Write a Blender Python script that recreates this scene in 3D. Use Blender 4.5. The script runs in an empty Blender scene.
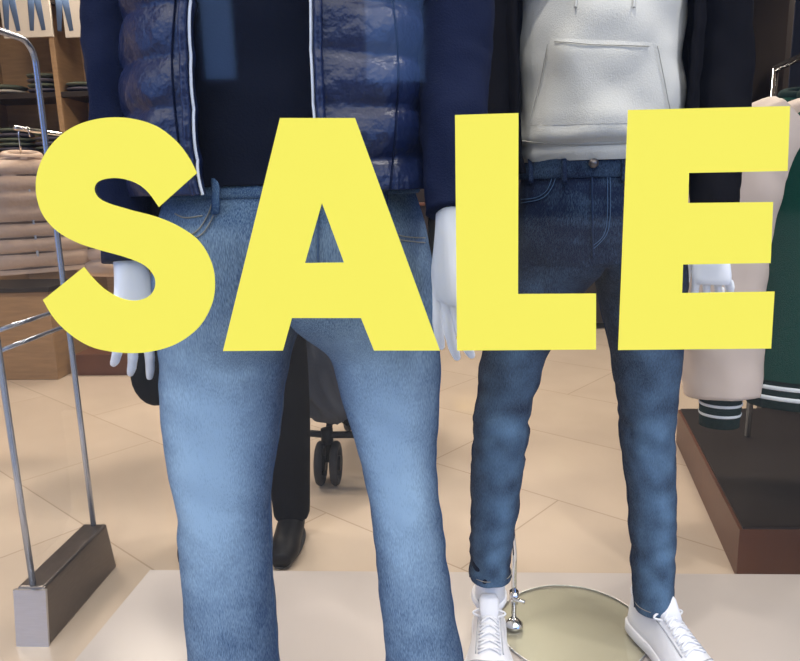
import bpy, bmesh, math, random
from mathutils import Vector, Matrix, noise
from mathutils.bvhtree import BVHTree
random.seed(3)
sc = bpy.context.scene
try:
    sc.view_settings.view_transform = 'Standard'
    sc.view_settings.look = 'None'
except Exception: pass
PI = math.pi

# ------------------------------------------------------------------ camera
F = 700.0
Zc = Vector((-0.0262, 0.9787, 0.2039)).normalized()
Xc = Vector((0.99825, 0.00525, 0.0588)); Xc = (Xc - Zc*Xc.dot(Zc)).normalized()
Yc = Zc.cross(Xc)
R = Matrix((Xc, Yc, Zc))
CAM = Vector((0, -0.75, 1.15))
cd = bpy.data.cameras.new('camera'); cam = bpy.data.objects.new('camera', cd)
sc.collection.objects.link(cam)
cam.matrix_world = Matrix.Translation(CAM) @ R.to_4x4()
cd.lens = 31.5; cd.sensor_width = 36; cd.clip_start = 0.02
sc.camera = cam
def ray(px, py):
    return (R @ Vector(((px-400)/F, (330.5-py)/F, -1))).normalized()
def P(px, py, Y):          # photo measurement -> point on the vertical plane y=Y
    d = ray(px, py); return CAM + d*((Y-CAM.y)/d.y)
def G(px, py, z=0.0):      # photo measurement -> point on a horizontal plane
    d = ray(px, py); return CAM + d*((z-CAM.z)/d.z)

# ------------------------------------------------------------------ materials
def mat(name, col, rough=0.6, metal=0, noise_amt=0.0, nscale=20, bump=0.0, bscale=200, spec=0.5, sheen=0, coat=0, emit=None, stretch=(1,1,1), bdist=0.002):
    m = bpy.data.materials.new(name); m.use_nodes = True
    nt = m.node_tree; b = nt.nodes['Principled BSDF']
    b.inputs['Base Color'].default_value = (*col, 1); b.inputs['Roughness'].default_value = rough
    b.inputs['Metallic'].default_value = metal; b.inputs['Specular IOR Level'].default_value = spec
    if sheen: b.inputs['Sheen Weight'].default_value = sheen
    if coat: b.inputs['Coat Weight'].default_value = coat
    if emit:
        b.inputs['Emission Color'].default_value = (*emit[:3], 1); b.inputs['Emission Strength'].default_value = emit[3]
    tc = nt.nodes.new('ShaderNodeTexCoord'); mp = nt.nodes.new('ShaderNodeMapping')
    mp.inputs['Scale'].default_value = stretch
    nt.links.new(tc.outputs['Object'], mp.inputs[0])
    if noise_amt:
        n = nt.nodes.new('ShaderNodeTexNoise'); n.inputs['Scale'].default_value = nscale; n.inputs['Detail'].default_value = 5
        nt.links.new(mp.outputs[0], n.inputs['Vector'])
        mx = nt.nodes.new('ShaderNodeMix'); mx.data_type = 'RGBA'
        mx.inputs[6].default_value = tuple(max(0, c*(1-noise_amt)) for c in col)+(1,)
        mx.inputs[7].default_value = tuple(min(1, c*(1+noise_amt)) for c in col)+(1,)
        nt.links.new(n.outputs['Fac'], mx.inputs[0]); nt.links.new(mx.outputs[2], b.inputs['Base Color'])
    if bump:
        n = nt.nodes.new('ShaderNodeTexNoise'); n.inputs['Scale'].default_value = bscale; n.inputs['Detail'].default_value = 3
        nt.links.new(mp.outputs[0], n.inputs['Vector'])
        bp = nt.nodes.new('ShaderNodeBump'); bp.inputs['Strength'].default_value = bump; bp.inputs['Distance'].default_value = bdist
        nt.links.new(n.outputs['Fac'], bp.inputs['Height']); nt.links.new(bp.outputs[0], b.inputs['Normal'])
    return m

def denim(name, dark, light, slub=.9):
    m = mat(name, dark, 0.9, spec=0.1)
    nt = m.node_tree; b = nt.nodes['Principled BSDF']; L = nt.links
    at = nt.nodes.new('ShaderNodeAttribute'); at.attribute_name = 'wash'
    tc = nt.nodes.new('ShaderNodeTexCoord')
    n1 = nt.nodes.new('ShaderNodeTexNoise'); n1.inputs['Scale'].default_value = 18; n1.inputs['Detail'].default_value = 8; n1.inputs['Roughness'].default_value = .65
    mp = nt.nodes.new('ShaderNodeMapping'); mp.inputs['Scale'].default_value = (1, 1, 0.15)
    n2 = nt.nodes.new('ShaderNodeTexNoise'); n2.inputs['Scale'].default_value = 900; n2.inputs['Detail'].default_value = 1
    L.new(tc.outputs['Object'], n1.inputs['Vector']); L.new(tc.outputs['Object'], mp.inputs[0]); L.new(mp.outputs[0], n2.inputs['Vector'])
    a1 = nt.nodes.new('ShaderNodeMath'); a1.operation = 'MULTIPLY_ADD'; a1.inputs[1].default_value = 0.45
    L.new(n1.outputs['Fac'], a1.inputs[0]); L.new(at.outputs['Fac'], a1.inputs[2])
    a2 = nt.nodes.new('ShaderNodeMath'); a2.operation = 'MULTIPLY_ADD'; a2.inputs[1].default_value = slub
    L.new(n2.outputs['Fac'], a2.inputs[0]); L.new(a1.outputs[0], a2.inputs[2])
    a3 = nt.nodes.new('ShaderNodeMath'); a3.operation = 'SUBTRACT'; a3.inputs[1].default_value = 0.225+slub/2; a3.use_clamp = True
    L.new(a2.outputs[0], a3.inputs[0])
    mx = nt.nodes.new('ShaderNodeMix'); mx.data_type = 'RGBA'
    mx.inputs[6].default_value = (*dark, 1); mx.inputs[7].default_value = (*light, 1)
    L.new(a3.outputs[0], mx.inputs[0]); L.new(mx.outputs[2], b.inputs['Base Color'])
    bp = nt.nodes.new('ShaderNodeBump'); bp.inputs['Strength'].default_value = 0.4; bp.inputs['Distance'].default_value = 0.001
    L.new(n2.outputs['Fac'], bp.inputs['Height']); L.new(bp.outputs[0], b.inputs['Normal'])
    return m

M = {}
M['yellow'] = mat('yellow_vinyl', (0.97, 0.845, 0.105), 0.6, spec=0.05)
M['denim1'] = denim('light_wash_denim', (0.028, 0.064, 0.140), (0.34, 0.49, 0.62))
M['denim2'] = denim('dark_wash_denim', (0.0045, 0.010, 0.030), (0.115, 0.21, 0.33), .6)
M['stitch'] = mat('stitching', (0.26, 0.25, 0.21), 0.8)
M['seamblue'] = mat('seam_blue', (0.05, 0.10, 0.19), 0.9, spec=.1)
M['seamdark'] = mat('seam_navy', (0.010, 0.022, 0.055), 0.9, spec=.1)
M['navypuff'] = mat('navy_nylon', (0.005, 0.012, 0.050), 0.33, noise_amt=0.3, nscale=8, bump=0.7, bscale=38, spec=0.5, bdist=.008)
M['navywool'] = mat('navy_wool', (0.005, 0.009, 0.030), 0.9, bump=0.5, bscale=400, spec=.08)
M['navytee'] = mat('navy_tee', (0.004, 0.006, 0.014), 0.9, bump=0.3, bscale=300, spec=.1)
M['black'] = mat('black_cloth', (0.005, 0.005, 0.007), 0.9, bump=0.15, bscale=300, spec=.06)
M['hoodie'] = mat('grey_fleece', (0.51, 0.51, 0.475), 0.95, noise_amt=0.08, nscale=400, bump=0.4, bscale=350, spec=.1)
M['hoodseam'] = mat('fleece_seam', (0.33, 0.33, 0.30), 0.95, spec=.1)
M['white'] = mat('mannequin_white', (0.83, 0.85, 0.88), 0.35)
M['shoe'] = mat('white_leather', (0.80, 0.80, 0.82), 0.5, bump=0.15, bscale=300)
M['sole'] = mat('white_rubber', (0.72, 0.72, 0.74), 0.6)
M['shoegrey'] = mat('shoe_trim_grey', (0.42, 0.43, 0.46), 0.7)
M['steel'] = mat('brushed_steel', (0.62, 0.63, 0.66), 0.3, metal=1, noise_amt=0.1, nscale=30, stretch=(1, 1, 12))
M['chrome'] = mat('chrome', (0.8, 0.8, 0.8), 0.12, metal=1)
M['gatedark'] = mat('dark_steel', (0.17, 0.15, 0.14), 0.32, metal=0.85, noise_amt=0.25, nscale=30, stretch=(1, 1, 10))
M['gatetube'] = mat('satin_tube', (0.46, 0.50, 0.58), 0.25, metal=0.75)
M['darkplastic'] = mat('dark_plastic', (0.008, 0.008, 0.010), 0.5, spec=.2)
M['rubber'] = mat('rubber', (0.02, 0.02, 0.022), 0.7)
M['greyfab'] = mat('grey_fabric', (0.085, 0.095, 0.115), 0.9, bump=0.4, bscale=80, spec=.1)
M['cream'] = mat('cream_sleeve', (0.60, 0.49, 0.41), 0.6, noise_amt=0.07, nscale=20)
M['green'] = mat('green_wool', (0.006, 0.050, 0.036), 0.95, bump=0.4, bscale=300, spec=.1)
M['rib'] = mat('dark_rib', (0.008, 0.024, 0.022), 0.9, bump=0.8, bscale=350, spec=.1)
M['stripe'] = mat('white_rib_stripe', (0.72, 0.75, 0.74), 0.9)
M['beigepuff'] = mat('beige_nylon', (0.53, 0.37, 0.26), 0.5, noise_amt=0.1, nscale=12, bump=0.5, bscale=60, bdist=.005, spec=.25)
M['quilt'] = mat('quilt_seam', (0.16, 0.11, 0.08), 0.8)
M['wood'] = mat('wood', (0.33, 0.20, 0.10), 0.45, noise_amt=0.3, nscale=6, stretch=(1, 1, 8))
M['darkwood'] = mat('dark_wood', (0.018, 0.012, 0.010), 0.4, noise_amt=0.3, nscale=6, stretch=(1, 8, 1))
M['redwood'] = mat('red_brown_wood', (0.10, 0.036, 0.018), 0.4, noise_amt=0.25, nscale=8, stretch=(1, 8, 1))
M['walld'] = mat('dark_wall_paint', (0.040, 0.030, 0.026), 0.8, noise_amt=0.15, nscale=3)
M['walll'] = mat('warm_wall_paint', (0.36, 0.29, 0.22), 0.8, noise_amt=0.06, nscale=3)
M['ceil'] = mat('ceiling_paint', (0.30, 0.27, 0.24), 0.9, noise_amt=0.05, nscale=3)
M['podium'] = mat('podium_laminate', (0.47, 0.42, 0.385), 0.28, noise_amt=0.05, nscale=5)
M['pave'] = mat('pavement', (0.16, 0.17, 0.19), 0.9, noise_amt=0.3, nscale=4)
M['facade'] = mat('facade', (0.06, 0.065, 0.08), 0.9, noise_amt=0.2, nscale=1)
M['skin'] = mat('skin', (0.55, 0.33, 0.24), 0.6)
M['hair'] = mat('dark_hair', (0.02, 0.012, 0.008), 0.6)
M['paper'] = mat('poster_paper', (0.62, 0.55, 0.47), 0.5)
M['pblue'] = mat('poster_print_blue', (0.09, 0.15, 0.28), 0.5)
M['pskin'] = mat('poster_print_skin', (0.45, 0.30, 0.22), 0.5)
M['lampw'] = mat('lamp_white', (0.9, 0.9, 0.88), 0.5, emit=(1, 0.9, 0.75, 6))
M['tag'] = mat('zip_white', (0.62, 0.66, 0.72), 0.5)

def tile():
    m = mat('beige_tile', (0.5, 0.4, 0.3), 0.09, spec=0.6); nt = m.node_tree; b = nt.nodes['Principled BSDF']; L = nt.links
    tc = nt.nodes.new('ShaderNodeTexCoord'); mp = nt.nodes.new('ShaderNodeMapping')
    mp.inputs['Rotation'].default_value = (0, 0, math.radians(38)); mp.inputs['Location'].default_value = (0.1, 0.23, 0)
    br = nt.nodes.new('ShaderNodeTexBrick'); br.offset = 0.5
    br.inputs['Scale'].default_value = 1; br.inputs['Brick Width'].default_value = 1.2; br.inputs['Row Height'].default_value = 0.6
    br.inputs['Mortar Size'].default_value = 0.0028; br.inputs['Color1'].default_value = (0.63, 0.515, 0.405, 1)
    br.inputs['Color2'].default_value = (0.59, 0.48, 0.375, 1); br.inputs['Mortar'].default_value = (0.44, 0.35, 0.265, 1)
    n = nt.nodes.new('ShaderNodeTexNoise'); n.inputs['Scale'].default_value = 3; n.inputs['Detail'].default_value = 8
    mx = nt.nodes.new('ShaderNodeMix'); mx.data_type = 'RGBA'; mx.blend_type = 'MULTIPLY'; mx.inputs[0].default_value = 0.22
    L.new(tc.outputs['Object'], mp.inputs[0]); L.new(mp.outputs[0], br.inputs['Vector']); L.new(mp.outputs[0], n.inputs['Vector'])
    L.new(br.outputs['Color'], mx.inputs[6]); L.new(n.outputs['Fac'], mx.inputs[7]); L.new(mx.outputs[2], b.inputs['Base Color'])
    return m
M['tile'] = tile()

def glassmat(name, f0=.045, tint=(0.97, 0.985, 1), rough=0.0):
    m = bpy.data.materials.new(name); m.use_nodes = True; nt = m.node_tree; nt.nodes.clear(); L = nt.links
    o = nt.nodes.new('ShaderNodeOutputMaterial'); mx = nt.nodes.new('ShaderNodeMixShader')
    t = nt.nodes.new('ShaderNodeBsdfTransparent'); t.inputs[0].default_value = (*tint, 1)
    g = nt.nodes.new('ShaderNodeBsdfGlossy'); g.inputs['Roughness'].default_value = rough
    lw = nt.nodes.new('ShaderNodeLayerWeight'); lw.inputs['Blend'].default_value = .5
    p = nt.nodes.new('ShaderNodeMath'); p.operation = 'POWER'; p.inputs[1].default_value = 5
    q = nt.nodes.new('ShaderNodeMath'); q.operation = 'MULTIPLY_ADD'; q.inputs[1].default_value = 1-f0; q.inputs[2].default_value = f0
    L.new(lw.outputs['Facing'], p.inputs[0]); L.new(p.outputs[0], q.inputs[0]); L.new(q.outputs[0], mx.inputs[0])
    L.new(t.outputs[0], mx.inputs[1]); L.new(g.outputs[0], mx.inputs[2]); L.new(mx.outputs[0], o.inputs[0])
    return m
M['glass'] = glassmat('window_glass', .05, (0.965, 0.98, 1), .04)
M['acrylic'] = glassmat('clear_acrylic', .02, (0.97, 0.98, 0.99))
M['discglass'] = glassmat('base_glass', .05, (0.86, 0.88, 0.79))

# ------------------------------------------------------------------ mesh helpers
def root(name):
    e = bpy.data.objects.new(name, None); sc.collection.objects.link(e); e.empty_display_size = 0.1; return e
def mk(name, v, f, m, parent=None, smooth=True, mw=None):
    me = bpy.data.meshes.new(name); me.from_pydata([tuple(x) for x in v], [], f); me.update()
    if smooth: me.polygons.foreach_set('use_smooth', [True]*len(me.polygons))
    ms = m if isinstance(m, list) else [m]
    for x in ms: me.materials.append(x)
    ob = bpy.data.objects.new(name, me); sc.collection.objects.link(ob)
    bm = bmesh.new(); bm.from_mesh(me); bmesh.ops.recalc_face_normals(bm, faces=bm.faces); bm.to_mesh(me); bm.free()
    if mw is not None: me.transform(mw)
    if parent: ob.parent = parent
    return ob
def mod(ob, t, **k):
    md = ob.modifiers.new(t.lower(), t)
    for a, b in k.items(): setattr(md, a, b)
    return md
def box(name, c, s, m, parent=None, rz=0, bevel=0.004, mw=None):
    x, y, z = s[0]/2, s[1]/2, s[2]/2
    v = [Vector((a*x, b*y, d*z)) for d in (-1, 1) for a, b in ((-1, -1), (1, -1), (1, 1), (-1, 1))]
    T = Matrix.Translation(Vector(c)) @ Matrix.Rotation(rz, 4, 'Z')
    v = [T @ p for p in v]
    ob = mk(name, v, [(0, 3, 2, 1), (4, 5, 6, 7), (0, 1, 5, 4), (1, 2, 6, 5), (2, 3, 7, 6), (3, 0, 4, 7)], m, parent, False, mw)
    if bevel: mod(ob, 'BEVEL', width=bevel, segments=2)
    return ob
def prism(name, poly, z0, z1, m, parent=None):
    n = len(poly); v = [(p[0], p[1], z0) for p in poly]+[(p[0], p[1], z1) for p in poly]
    f = [tuple(range(n)), tuple(range(n, 2*n))]+[(i, (i+1) % n, n+(i+1) % n, n+i) for i in range(n)]
    return mk(name, v, f, m, parent, False)
def cr(p0, p1, p2, p3, t):
    return [0.5*((2*b)+(-a+c)*t+(2*a-5*b+4*c-d)*t*t+(-a+3*b-3*c+d)*t**3) for a, b, c, d in zip(p0, p1, p2, p3)]
def cat(rows, n):
    out = []; rows = [list(r) for r in rows]
    for i in range(len(rows)-1):
        a = rows[max(i-1, 0)]; b = rows[i]; c = rows[i+1]; d = rows[min(i+2, len(rows)-1)]
        for k in range(n): out.append(cr(a, b, c, d, k/n))
    out.append(rows[-1]); return out
def se(a, p):
    return math.copysign(abs(a)**(2/p), a)
def tubegeo(path, rad, seg=16, flat=1.0, flatdir=None, caps=True, disp=None):
    path = [Vector(p) for p in path]; v = []; f = []
    n = len(path); up = None
    for i, p in enumerate(path):
        t = (path[min(i+1, n-1)]-path[max(i-1, 0)]).normalized()
        if up is None:
            up = Vector(flatdir) if flatdir else (Vector((0, 1, 0)) if abs(t.y) < 0.8 else Vector((1, 0, 0)))
        up = (up-t*up.dot(t)).normalized(); s = t.cross(up)
        for k in range(seg):
            a = 2*PI*k/seg; d = s*math.cos(a)+up*math.sin(a)*flat
            r = rad[i]
            if disp: r += disp(i, a, p)
            v.append(p+d*r)
    for i in range(n-1):
        for k in range(seg):
            f.append((i*seg+k, i*seg+(k+1) % seg, (i+1)*seg+(k+1) % seg, (i+1)*seg+k))
    if caps:
        f.append(tuple(range(seg))); f.append(tuple((n-1)*seg+k for k in range(seg)))
    return v, f
def tube(name, path, r, m, parent=None, seg=12, flat=1.0, mw=None, flatdir=None, disp=None, smooth=True):
    rad = r if isinstance(r, (list, tuple)) else [r]*len(path)
    v, f = tubegeo(path, rad, seg, flat, flatdir, True, disp)
    return mk(name, v, f, m, parent, smooth, mw)
def stube(path, rad, n):
    rows = [list(p)+[r] for p, r in zip(path, rad)]
    d = cat(rows, n); return [Vector(x[:3]) for x in d], [x[3] for x in d]
def merge(parts):
    V = []; Fc = []
    for v, f in parts:
        o = len(V); V += v; Fc += [tuple(i+o for i in q) for q in f]
    return V, Fc
def ellips(c, r, seg=24, rings=14):
    v = []; f = []
    for i in range(rings+1):
        a = PI*i/rings
        for k in range(seg):
            b = 2*PI*k/seg
            v.append(Vector((c[0]+r[0]*math.sin(a)*math.cos(b), c[1]+r[1]*math.sin(a)*math.sin(b), c[2]+r[2]*math.cos(a))))
    for i in range(rings):
        for k in range(seg):
            f.append((i*seg+k, i*seg+(k+1) % seg, (i+1)*seg+(k+1) % seg, (i+1)*seg+k))
    return v, f
def nz(x, y, z): return noise.noise(Vector((x, y, z)))
def bvh(ob):
    me = ob.data; return BVHTree.FromPolygons([v.co.copy() for v in me.vertices], [tuple(p.vertices) for p in me.polygons])
def hit(tree, px, py, off=0.003):
    d = ray(px, py); h = tree.ray_cast(CAM, d)
    if h[0] is None: return None
    n = h[1]
    if n.dot(d) > 0: n = -n
    return h[0]+n*off
def drape(name, tree, pts, r, m, parent, off=0.002, n=10, seg=6):
    pp = cat([list(p) for p in pts], n); out = []
    for p in pp:
        h = hit(tree, p[0], p[1], off)
        if h is not None: out.append(h)
    if len(out) > 2: return tube(name, out, r, m, parent, seg)
def patch(name, tree, quad, m, parent, off=0.006, n=16, thick=0.005):
    (a, b, c, d) = quad; v = []; f = []
    for j in range(n+1):
        for i in range(n+1):
            s, t = i/n, j/n
            x = (a[0]*(1-s)+b[0]*s)*(1-t)+(d[0]*(1-s)+c[0]*s)*t; y = (a[1]*(1-s)+b[1]*s)*(1-t)+(d[1]*(1-s)+c[1]*s)*t
            e = min(s, 1-s, t, 1-t)*n
            h = hit(tree, x, y, off*min(1, .2+e*.4))
            if h is None: return None
            v.append(h)
    for j in range(n):
        for i in range(n):
            k = j*(n+1)+i; f.append((k, k+1, k+n+2, k+n+1))
    return mk(name, v, f, m, parent)

# ------------------------------------------------------------------ room
FX0, FX1, FY1, H = -3.8, 2.6, 5.6, 3.0
def quad(name, v, m, thick=0.08, d=(0, 0, -1)):
    d = Vector(d)*thick; v = [Vector(x) for x in v]; w = [x+d for x in v]
    return mk(name, v+w, [(0, 1, 2, 3), (7, 6, 5, 4), (0, 4, 5, 1), (1, 5, 6, 2), (2, 6, 7, 3), (3, 7, 4, 0)], m, None, False)
quad('floor', [(FX0, 0, 0), (FX1, 0, 0), (FX1, FY1, 0), (FX0, FY1, 0)], M['tile'])
quad('ceiling', [(FX0, 0, H), (FX1, 0, H), (FX1, FY1, H), (FX0, FY1, H)], M['ceil'], d=(0, 0, 1))
quad('wall_back', [(FX0, FY1, 0), (FX1, FY1, 0), (FX1, FY1, H), (FX0, FY1, H)], M['walld'], d=(0, 1, 0))
quad('wall_left', [(FX0, 0, 0), (FX0, FY1, 0), (FX0, FY1, H), (FX0, 0, H)], M['walll'], d=(-1, 0, 0))
quad('wall_right', [(FX1, 0, 0), (FX1, FY1, 0), (FX1, FY1, H), (FX1, 0, H)], M['walld'], d=(1, 0, 0))
quad('baseboard_back', [(FX0, FY1-0.02, 0), (FX1, FY1-0.02, 0), (FX1, FY1-0.02, 0.12), (FX0, FY1-0.02, 0.12)], M['darkwood'], 0.018, (0, 1, 0))
box('wall_front', (( FX0+FX1)/2, 0, 2.84), (FX1-FX0, 0.12, 0.32), M['walld'])
box('trim_1', ((FX0+FX1)/2, 0, 0.0), (FX1-FX0, 0.08, 0.10), M['gatedark'])
box('trim_2', (FX0+0.03, 0, 1.36), (0.06, 0.08, 2.62), M['gatedark'])
box('trim_3', (FX1-0.03, 0, 1.36), (0.06, 0.08, 2.62), M['gatedark'])
mk('window_1', [(FX0+0.06, 0, 0.05), (FX1-0.06, 0, 0.05), (FX1-0.06, 0, 2.68), (FX0+0.06, 0, 2.68)], [(0, 1, 2, 3)], M['glass'], None, False)
# street outside
quad('pavement', [(-18, -28, -0.06), (18, -28, -0.06), (18, -0.04, -0.06), (-18, -0.04, -0.06)], M['pave'])
bl = root('street_building')
for i, (xa, xb, h) in enumerate([(-18, -8.9, 8.5), (-8.9, -6.9, 4.9), (-6.9, -2.7, 8.5), (-2.7, -.5, 4.6), (-.5, 2.0, 8.0), (2.0, 7.5, 8.5), (7.5, 18, 8.5)]):
    box('block_%d' % i, ((xa+xb)/2, -25.5, h/2-0.06), (xb-xa-.02, 3, h), M['facade'], bl)

# podium
a = G(150, 570, .1); b_ = G(72, 664, .1)
dirv = (b_-a); k = (a.y-0.05)/(-dirv.y); fr = a+dirv*k
right_end = FX1-0.02
prism('window_podium', [(a.x, a.y), (right_end, a.y), (right_end, 0.05), (fr.x, 0.05)], 0.0, 0.10, M['podium'])

# ------------------------------------------------------------------ SALE lettering
def letters():
    e = root('sale_lettering'); Y = -0.002
    def corner_smooth(segs):
        out = []
        for s in segs:
            pts = cat([list(p) for p in s], 8) if len(s) > 2 else [list(p) for p in s]
            out += pts[:-1]
        return out
    S = corner_smooth([
        [(43, 300), (54, 318), (70, 334), (92, 347), (120, 352.5), (148, 352), (176, 344), (199, 327), (212, 304), (215, 282), (211, 261), (199, 241), (180, 227), (157, 217), (131, 210), (108, 203), (98, 197), (94.5, 189), (98, 182), (108, 178.5), (121, 178.5), (136, 183), (148, 192), (159, 207)],
        [(159, 207), (197, 173)],
        [(197, 173), (188, 156), (174, 139), (154, 125), (128, 118), (100, 118.5), (73, 127), (52, 144), (39, 167), (36, 190), (42, 213), (56, 230), (76, 242), (100, 250), (125, 257), (144, 265), (154, 276), (155, 287), (149, 296), (136, 300.5), (121, 298), (106, 290), (94, 279), (84, 267)],
        [(84, 267), (43, 300)]])
    A1 = [(280, 118), (355, 118), (440, 350.5), (374, 350.5), (361, 318), (292, 318), (283, 350.5), (223, 351)]
    A2 = [(322, 203), (305, 263), (344, 262.5)]
    Lt = [(455, 115), (518.5, 113), (518, 294), (596, 293.5), (596, 349.5), (457, 350.5)]
    E = [(628, 110), (790, 106), (787.5, 171), (689, 173), (688, 203), (773, 202), (770.5, 263), (683, 264.5), (682, 293), (774.5, 291.5), (771, 348.5), (618, 350)]
    for nm, sp in (('letter_s', [S]), ('letter_a', [A1, A2]), ('letter_l', [Lt]), ('letter_e', [E])):
        cu = bpy.data.curves.new(nm, 'CURVE'); cu.dimensions = '2D'; cu.fill_mode = 'BOTH'; cu.extrude = 0.0004
        for s in sp:
            q = cu.splines.new('POLY'); q.points.add(len(s)-1); q.use_cyclic_u = True
            for i, p in enumerate(s):
                w = P(p[0], p[1], Y); q.points[i].co = (w.x, w.z, 0, 1)
        tmp = bpy.data.objects.new(nm, cu); sc.collection.objects.link(tmp)
        dg = bpy.context.evaluated_depsgraph_get(); dg.update()
        me = bpy.data.meshes.new_from_object(tmp.evaluated_get(dg))
        me.transform(Matrix.Translation((0, Y, 0)) @ Matrix.Rotation(PI/2, 4, 'X'))
        bpy.data.objects.remove(tmp)
        me.materials.clear(); me.materials.append(M['yellow'])
        ob = bpy.data.objects.new(nm, me); sc.collection.objects.link(ob); ob.parent = e
letters()

# ------------------------------------------------------------------ garments
def W(xl, xr, py, Y, ryf=0.7, yo=0.0, p=2.2):
    a = P(xl, py, Y+yo); b = P(xr, py, Y+yo); c = (a+b)/2
    rx = (b.x-a.x)/2
    return [c.x, Y+yo, c.z, rx, rx*ryf, p]
def pants(parent, pel_rows, LR, LL, material, wash, wr, seam, name='jeans', blend=0.09):
    N = 48; K = 9; v = []; w = []; f = []
    pel = cat(pel_rows, 6); idx = []
    def pt(row, th):
        cx, cy, cz, rx, ry, p = row
        s, c = math.sin(th), math.cos(th)
        x = se(s, p)*rx; y = -se(c, p)*ry
        d = wr(cx+x, cy+y, cz, th)
        L = math.hypot(x, y)+1e-6
        return Vector((cx+x*(1+d/L), cy+y*(1+d/L), cz))
    for row in pel:
        r = []
        for i in range(N):
            th = 2*PI*i/N; r.append(len(v)); v.append(pt(row, th)); w.append(wash(v[-1].x-row[0], v[-1].z, th, 0))
        idx.append(r)
    for j in range(len(idx)-1):
        for i in range(N):
            f.append((idx[j][i], idx[j][(i+1) % N], idx[j+1][(i+1) % N], idx[j+1][i]))
    last = idx[-1]; row = pel[-1]; A = v[last[0]]; B = v[last[N//2]]
    br = []
    for k in range(1, K+1):
        t = k/(K+1); q = A.lerp(B, t); q = q+Vector((0, 0, -0.012*math.sin(PI*t))); br.append(len(v)); v.append(q); w.append(0)
    cols = {}
    for side, rows in ((1, LR), (-1, LL)):
        if side == 1:
            first = [last[i] for i in range(N//2+1)]+br[::-1]
            th0 = [math.radians(-50+280*i/(N//2)) for i in range(N//2+1)]
            th0 += [math.radians(230+80*k/(K+1)) for k in range(1, K+1)]
        else:
            first = [last[(-i) % N] for i in range(N//2+1)]+br[::-1]
            th0 = [-math.radians(-50+280*i/(N//2)) for i in range(N//2+1)]
            th0 += [-math.radians(230+80*k/(K+1)) for k in range(1, K+1)]
        base = [v[i].copy() for i in first]; prev = first; zc = row[2]
        dn = cat(rows, 12)[1:]
        cl = {N//4: [], N//2+1+K//2: []}
        for rr in dn:
            t = min(1, max(0, (zc-rr[2])/blend)); t = t*t*(3-2*t)
            cur = []
            for j, th in enumerate(th0):
                e = pt(rr, th); b = base[j].copy(); b.z = rr[2]+(base[j].z-zc)*(1-t)
                cur.append(len(v)); v.append(b.lerp(e, t)); w.append(wash(0, rr[2], th, side))
            n = len(cur)
            for j in range(n): f.append((prev[j], prev[(j+1) % n], cur[(j+1) % n], cur[j]))
            prev = cur
            cl[N//4].append(cur[N//4]); cl[N//2+1+K//2].append(cur[N//2+1+K//2])
        rr = dn[-1]; c = Vector(rr[:3]); hemref = prev[:]
        for sc_, dz in ((0.95, 0.0), (0.93, 0.05)):
            cur = []
            for j in hemref:
                q = v[j]; cur.append(len(v)); v.append(Vector((c.x+(q.x-c.x)*sc_, c.y+(q.y-c.y)*sc_, c.z+dz))); w.append(0)
            n = len(cur)
            for j in range(n): f.append((prev[j], prev[(j+1) % n], cur[(j+1) % n], cur[j]))
            prev = cur
        cols[side] = [[v[i] for i in cl[N//4]], [v[i] for i in cl[N//2+1+K//2]], [v[i] for i in hemref], c]
    ob = mk(name, v, f, material, parent)
    at = ob.data.color_attributes.new('wash', 'FLOAT_COLOR', 'POINT')
    for i, x in enumerate(w): at.data[i].color = (x, x, x, 1)
    bm = bmesh.new(); bm.from_mesh(ob.data)
    vs = [q for q in bm.verts if abs(q.co.z-(row[2]-0.03)) < 0.07 and abs(q.co.x-row[0]) < 0.10]
    for _ in range(6): bmesh.ops.smooth_vert(bm, verts=vs, factor=0.4, use_axis_x=True, use_axis_y=True, use_axis_z=True)
    bm.to_mesh(ob.data); bm.free()
    mod(ob, 'SUBSURF', levels=1, render_levels=1)
    for side in (1, -1):
        out, inn, hem, c = cols[side]
        s = [q+Vector((0.0002*side, -0.001, 0)) for q in out]
        tube('side_seam', s, 0.0014, seam, parent, 6)
        tube('inseam', [q+Vector((0, -0.001, 0)) for q in inn[8:]], 0.0014, seam, parent, 6)
        h = [c+(q-c)*1.006+Vector((0, 0, 0.016)) for q in hem]; h.append(h[0])
        tube('hem_stitch', h, 0.001, M['stitch'], parent, 5)
    top = pel[0]
    wv = []; wf = []
    for a_, (dz, g) in enumerate(((0.0, -0.004), (0.004, 0.004), (-0.012, 0.007), (-0.036, 0.007), (-0.040, 0.003))):
        zt = top[2]+dz
        rr = min(pel, key=lambda q: abs(q[2]-zt))
        for i in range(N):
            th = 2*PI*i/N; x = se(math.sin(th), rr[5])*(rr[3]+g); y = -se(math.cos(th), rr[5])*(rr[4]+g)
            wv.append((rr[0]+x, rr[1]+y, zt))
    for j in range(4):
        for i in range(N): wf.append((j*N+i, j*N+(i+1) % N, (j+1)*N+(i+1) % N, (j+1)*N+i))
    wb = mk('waistband', wv, wf, material, parent)
    at = wb.data.color_attributes.new('wash', 'FLOAT_COLOR', 'POINT')
    for i in range(len(wv)): at.data[i].color = (0.10, 0.10, 0.10, 1)
    return ob, pel

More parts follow.
